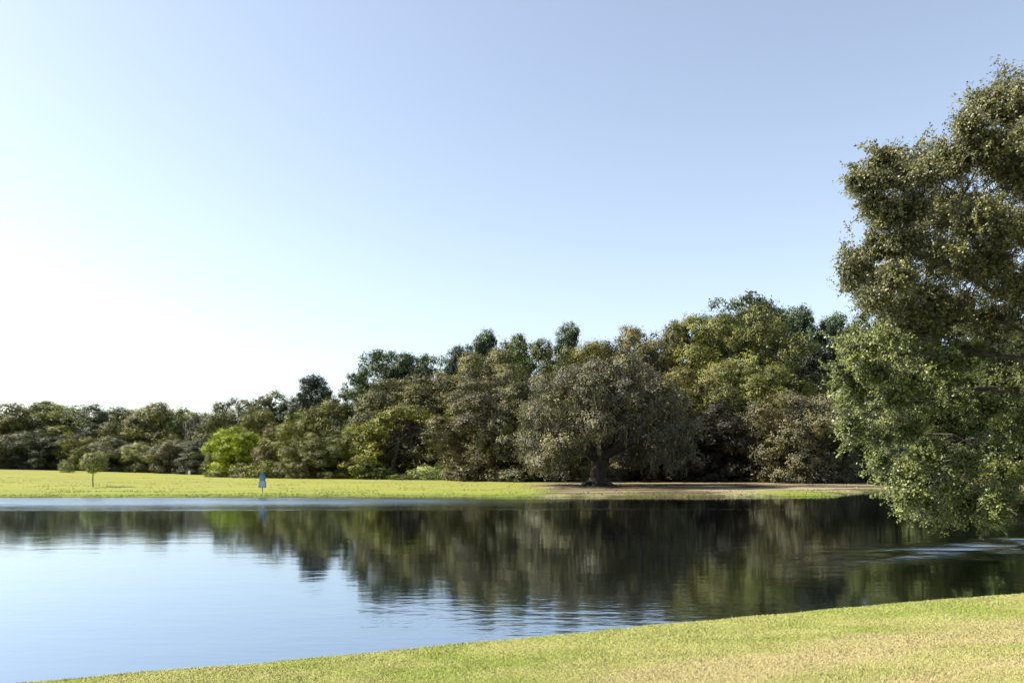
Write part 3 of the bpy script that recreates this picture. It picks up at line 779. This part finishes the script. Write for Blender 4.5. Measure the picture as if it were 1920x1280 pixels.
# ------------------------------------------------------------------ the near oak leaning in from the right
def near_oak():
    rng = np.random.default_rng(81)
    bx, by = 15.4, 18.3; bz = gz(bx, by)
    O = np.array([bx, by, bz])
    def L(px, py, r, Dd, q=.85):
        p = at(px, py, Dd) - O; m = Dd / F
        return (*p, r * m, r * m * 1.15, r * m * q)
    upper = [(1905, 200, 62), (1870, 185, 40), (1950, 250, 90), (1860, 285, 72), (1790, 300, 60), (1815, 225, 34), (1905, 330, 80), (1745, 320, 48), (1690, 330, 44), (1640, 330, 36), (1655, 305, 26), (1612, 345, 24),
             (1700, 385, 56), (1760, 400, 64), (1830, 400, 74), (1910, 430, 90), (1660, 400, 36), (1640, 385, 24), (1700, 455, 56), (1640, 470, 44), (1606, 480, 30), (1600, 510, 24), (1632, 525, 36), (1680, 530, 46),
             (1770, 480, 70), (1840, 500, 74), (1920, 540, 80), (1740, 560, 52), (1800, 580, 60), (1870, 610, 66), (1625, 560, 22), (1655, 572, 34), (1690, 585, 44), (1735, 600, 46), (2000, 330, 110), (2020, 480, 110), (1990, 180, 90), (2080, 240, 120), (2110, 420, 130), (2060, 100, 100), (2150, 60, 110)]
    lower = [(1660, 620, 52), (1610, 650, 44), (1590, 690, 38), (1640, 700, 52), (1700, 650, 54), (1600, 740, 36), (1660, 750, 50), (1720, 720, 54), (1610, 795, 36), (1655, 815, 40), (1700, 800, 44), (1760, 680, 54), (1780, 750, 50),
             (1650, 860, 30), (1690, 880, 34), (1735, 850, 38), (1740, 905, 30), (1700, 925, 22), (1780, 920, 30), (1790, 955, 20), (1730, 950, 16), (1830, 930, 30), (1862, 965, 18), (1868, 935, 24), (1800, 870, 40), (1850, 850, 46),
             (1900, 800, 60), (1840, 760, 50), (1900, 880, 46), (1880, 700, 60), (1950, 720, 80), (1950, 860, 60), (1990, 620, 90), (2030, 760, 90), (2100, 650, 110), (1830, 660, 54)]
    def expand(lst, d0, seed):
        r_ = np.random.default_rng(seed); out = []
        for (px, py, r) in lst:
            t = min(1, max(0, (min(px, 4180 - px) - 1570) / 330)); h = 0.7 + 3.6 * t
            nd = 2 if t < .35 else 3
            for k in range(nd):
                f = (k / (nd - 1) - .5) * 2
                s = .85 if abs(f) < .5 or nd == 2 else .8
                back = 4.2 * math.exp(-((px - 1850) / 75) ** 2 - ((py - 670) / 120) ** 2) + 1.2 * math.exp(-((px - 1700) / 40) ** 2 - ((py - 800) / 50) ** 2)
                out.append(L(px + r_.normal(0, 6), py + r_.normal(0, 6), r * s * (.70 if px < 1680 else .78), d0 + back + (.9 if px > 1765 and 540 < py < 900 else 0) + h * .62 - .35 + f * h * .75 + r_.normal(0, .35)))
                if k == nd - 1 and px > 1650:        # the far side of the crown closes the gaps
                    out.append(L(px * 1.0 + 10 + r_.normal(0, 8), py + r_.normal(0, 8), r * 1.05, d0 + back + h * 1.4 + 1.3 + r_.normal(0, .3)))
        return out
    # the half of the crown beyond the picture edge
    upper += [(4180 - a, b + 15, c * 1.15) for a, b, c in upper if a < 1950][::2]; lower += [(4180 - a, b, c * 1.15) for a, b, c in lower if a < 1900][::2]
    upper += [(2120, 60, 120), (2180, 200, 120), (2240, 340, 120), (2130, 330, 110), (2200, 470, 110), (2290, 120, 110), (2080, 560, 100)]; lower += [(2180, 600, 100), (2290, 680, 100)]
    up = expand(upper, 16.6, 5); lo = expand(lower, 16.2, 6)
    w = Wood()
    def shoots(lst, tips, d0, per_lobe, leaf, hole, seed):
        """boughs that fan out of every lobe; each carries side shoots set with leaves"""
        r_ = np.random.default_rng(seed); B = np.array(lst); nb = len(B) * per_lobe
        i_ = np.repeat(np.arange(len(B)), per_lobe)
        dr = nrm(r_.normal(0, 1, (nb, 3)) * [1, 1, .75] + [-.30, -.10, .05])
        rad = B[i_, 3:6]
        o = B[i_, :3] + nrm(r_.normal(0, 1, (nb, 3))) * rad * (.75 * r_.random((nb, 1)) ** .5)
        ln = .30 + .42 * r_.random(nb)
        kv = nrm(r_.normal(0, 1, (9, 3))) * (2 * np.pi / 1.15) * r_.uniform(.6, 1.7, (9, 1)); kp = r_.random(9) * 6.28
        mid = o + dr * (ln * .6)[:, None]
        vn = np.sin(mid @ kv.T + kp).sum(1) / 9 ** .5 / .707
        ok = (vn > hole) | (r_.random(nb) < .10)
        o, dr, ln = o[ok], dr[ok], ln[ok]
        to, td, tl = [], [], []
        for px, py in tips:                      # the boughs that draw the outline
            e = np.array(L(px + 4, py + (3 if py < 500 else -3), 1, d0 + r_.normal(0, .4))[:3])
            b = B[np.linalg.norm(B[:, :3] - e, axis=1).argmin()][:3]
            for k in range(5):
                e2 = e + r_.normal(0, .10, 3) * (k > 0); st = b + (e2 - b) * r_.uniform(.0, .35)
                to.append(st); v = e2 - st; tl.append(np.linalg.norm(v)); td.append(v / tl[-1])
        o_, e_ = o, o + dr * ln[:, None]             # keep the ordinary boughs inside the crown's outline
        bi = i_[ok]; qv = np.linalg.norm((e_ - B[bi, :3]) / B[bi, 3:6], axis=1)
        e_ = B[bi, :3] + (e_ - B[bi, :3]) * np.minimum(1, (1.0 + .18 * r_.random(len(qv)) ** 2) / qv)[:, None]
        o = e_ - dr * ln[:, None]
        if to: o = np.concatenate([o, to]); dr = np.concatenate([dr, td]); ln = np.concatenate([ln, tl])
        nb = len(o)
        bend = r_.normal(0, .14, (nb, 3)) + [0, 0, -.06]
        ns = 6                                   # side shoots on a bough; 0 = the bough itself
        P, A, T = [], [], []
        bt = .5 + r_.normal(0, .17, nb)
        for k in range(ns + 1):
            if k == 0: so, sd, sl, m = o, dr, ln, 16
            else:
                t0 = r_.uniform(.25, .92, (nb, 1))
                so = o + dr * ln[:, None] * t0 + bend * ln[:, None] * t0 ** 2
                sd = nrm(dr + bend + r_.normal(0, .55, (nb, 3))); sl = ln * r_.uniform(.22, .45, nb); m = 8
            t = r_.uniform(.15, 1.0, (nb, m, 1))
            p = so[:, None] + sd[:, None] * sl[:, None, None] * t + (bend[:, None] * sl[:, None, None] * t ** 2 if k == 0 else 0)
            p = p + r_.normal(0, .022, (nb, m, 3))
            P.append(p.reshape(-1, 3)); A.append((sd[:, None] + r_.normal(0, .6, (nb, m, 3))).reshape(-1, 3)); T.append(np.repeat(bt, m))
        for q in r_.choice(nb, min(nb, 1500), replace=False):
            w.tube([o[q], o[q] + dr[q] * ln[q] * .5 + bend[q] * ln[q] * .25, o[q] + dr[q] * ln[q] + bend[q] * ln[q]], [.010, .006, .003], 3)
        P = np.concatenate(P); A = np.concatenate(A); T = np.concatenate(T); n_ = len(P)
        c_ = B[:, :3].mean(0)
        Nn = nrm(nrm(P - c_) * .5 + r_.normal(0, .5, (n_, 3)) + [-.1, -.1, .35])
        return P, Nn, leaf * (.6 + .7 * r_.random(n_)), np.clip(T + r_.normal(0, .10, n_), 0, 1), A
    tips_u = [(1583, 312), (1600, 322), (1628, 268), (1590, 350), (1650, 285), (1668, 292), (1745, 255), (1700, 290), (1725, 262), (1800, 180), (1835, 165), (1818, 185), (1870, 122), (1885, 118), (1905, 130), (1571, 452), (1580, 470), (1576, 505), (1590, 530), (1600, 560), (1612, 575), (1640, 385), (1622, 430), (1600, 470), (1775, 235)]
    tips_l = [(1555, 630), (1548, 690), (1557, 745), (1576, 800), (1595, 850), (1638, 905), (1662, 880), (1680, 955), (1700, 960), (1715, 965), (1745, 978), (1765, 982), (1790, 985), (1855, 992), (1848, 998), (1862, 960), (1885, 955), (1560, 715), (1585, 825), (1620, 880), (1655, 930)]
    P, Nn, S, T, A = shoots(up, tips_u, 16.4, 112, .055, -.35, 7)
    c1 = cards("near_upper", P, Nn, S, T, rng, M_NEAR, .55, A)
    P, Nn, S, T, A = shoots(lo, tips_l, 16.1, 105, .057, .02, 8)
    c2 = cards("near_lower", P, Nn, S, T, rng, M_NEAR, .6, A)
    print("near leaves", len(P) * 2)
    w.tube([(0, 0, -.4), (0, 0, .2), (-.05, 0, 1.2), (-.2, 0, 2.4), (-.3, 0, 3.2)], [.85, .6, .48, .46, .5], 14)
    tg = []
    for (px, py, Dd) in [(1930, 260, 16), (1760, 340, 17), (1700, 470, 16), (1800, 480, 17.5), (1860, 600, 15.5), (1700, 660, 16.5), (1680, 760, 15.8), (1760, 850, 16.3), (1860, 820, 15.6), (1950, 700, 17), (2000, 400, 17), (2080, 150, 17), (2450, 300, 17), (2600, 480, 17), (2500, 700, 16.5), (2680, 800, 16), (2350, 120, 17)]:
        q = at(px, py, Dd + 1.9) - O
        tg.append(w.limb(rng, (-.25, 0, 2.8), q, .15, .02, 10, .12, 8, .08))
    pts = np.concatenate([t[3:] for t in tg])
    for l in up[::2] + lo[::2]:
        c = np.array(l[:3]); dd = np.linalg.norm(pts - c, axis=1); j = dd.argmin()
        p = w.limb(rng, pts[j], c, .022, .010, 6, .25, 5)
        for k in range(4):
            e = c + nrm(rng.normal(0, 1, 3)) * np.array(l[3:6]) * rng.uniform(.8, 1.15)
            w.limb(rng, p[rng.integers(3, 6)], e, .007, .004, 4, .18, 3)
    pr = finish("oak_tree", w, c1, M_BARK, [("lower_crown", c2)])
    r = place(pr, *O, 0, 1, 1, (0.108, 0.114, 0.046), "nearest large oak whose leafy branches hang over the water at the right picture edge", "oak tree", None,
              {"lower_crown": (0.104, 0.128, 0.034)})
    for ch in r.children:
        if ch.name.startswith("lower_crown"): ch["label"] = "brighter green drooping lower branches"
near_oak()

# ------------------------------------------------------------------ small lone tree on the far field
def lone_tree():
    rng = np.random.default_rng(91)
    Dd = 76; x0 = (174 - 960) / F * Dd; z0 = gz(x0, Dd); m = Dd / F
    lobes = []
    for (px, py, r) in [(162, 866, 10), (168, 860, 10), (178, 859, 11), (187, 863, 10), (190, 870, 9), (182, 874, 11), (166, 874, 11), (174, 868, 13), (160, 872, 8), (174, 879, 9)]:
        for k in (-1, 0, 1):
            p = at(px, py, Dd) - [x0, Dd, z0]
            lobes.append((p[0], k * .45, p[2], r * m, r * m, r * m * .9))
    P, Nn, S, T = leaf_points(rng, lobes, 20, 14, .09, .10, cull=.5, spray=.15, hole=.1)
    crown = cards("lone_crown", P, Nn, S, T, rng, M_LEAF, .5)
    w = Wood(); top = at(175, 880, Dd) - [x0, Dd, z0]
    w.tube([(0, 0, -.2), (.02, 0, 0), (0, 0, .7), top], [.10, .07, .055, .05], 8)
    for l in lobes[::2]: w.limb(rng, top, l[:3], .03, .01, 4, .1, 4)
    place(finish("small_tree", w, crown, M_BARK), x0, Dd, z0, 0, .88, 1, (0.25, 0.28, 0.11), "small lone tree with round pale crown on a thin trunk in the far field", "tree", None)
lone_tree()

# ------------------------------------------------------------------ blue box on its post, white marker
def boxmesh(name, parts, mat, bev=0.02):
    import bmesh
    bm = bmesh.new()
    for (cx, cy, cz, sx, sy, sz, tp) in parts:
        r = bmesh.ops.create_cube(bm, size=1)
        for v in r['verts']:
            k = tp if v.co.z > 0 else 1
            v.co = Vector((cx + v.co.x * sx * k, cy + v.co.y * sy * k, cz + v.co.z * sz))
    bmesh.ops.bevel(bm, geom=bm.edges[:], offset=bev, segments=2, affect='EDGES')
    me = bpy.data.meshes.new(name); bm.to_mesh(me); bm.free(); me.materials.append(mat)
    return me
def box_thing():
    Dd = 60.5; x0 = (492 - 960) / F * Dd; z0 = gz(x0, Dd); m = Dd / F
    blue = plain_mat("blue_paint", (0.07, 0.15, 0.25), .5); grey = plain_mat("grey_metal", (0.24,0.29,0.34), .5); dark = plain_mat("dark_cap", (0.03, 0.06, 0.07), .5)
    steel = plain_mat("post_metal", (0.24, 0.22, 0.14), .6)
    r = bpy.data.objects.new("post_box", None); link(r); r.location = (x0, Dd, z0)
    tag(r, "slim blue box on a thin post at the edge of the far grass", "post box")
    zt = (HZ - 884) / F * Dd + CAM_H - z0; zb = (HZ - 914) / F * Dd + CAM_H - z0; zm = zb + (zt - zb) * .42; zc = zb + (zt - zb) * .8
    w = Wood(); w.tube([(0, 0, -.3), (0, 0, zb * .5), (0, 0, zb + .02)], [.035, .035, .035], 10)
    link(bpy.data.objects.new("post", w.mesh("post", steel)), r)
    link(bpy.data.objects.new("body", boxmesh("body", [(0, 0, (zm + zc) / 2, .36, .30, zc - zm, 1)], blue)), r)
    link(bpy.data.objects.new("base", boxmesh("base", [(0, 0, (zb + zm) / 2, .50, .40, zm - zb, .93)], grey)), r)
    link(bpy.data.objects.new("cap", boxmesh("cap", [(0, 0, (zc + zt) / 2, .38, .33, zt - zc, .72)], dark)), r)
box_thing()
def marker():
    Dd = 138; x0 = (355 - 960) / F * Dd; z0 = gz(x0, Dd)
    wm = plain_mat("white_paint", (0.6,0.59,0.55), .5)
    r = bpy.data.objects.new("marker_post", None); link(r); r.location = (x0, Dd, z0)
    tag(r, "tiny white marker post at the foot of the dark left wood", "marker post")
    link(bpy.data.objects.new("shaft", boxmesh("shaft", [(0, 0, .25, .40, .3, .6, .85)], wm, .03)), r)
    link(bpy.data.objects.new("cap", boxmesh("marker_cap", [(0, 0, .60, .40, .3, .09, .5)], wm, .02)), r)
marker()
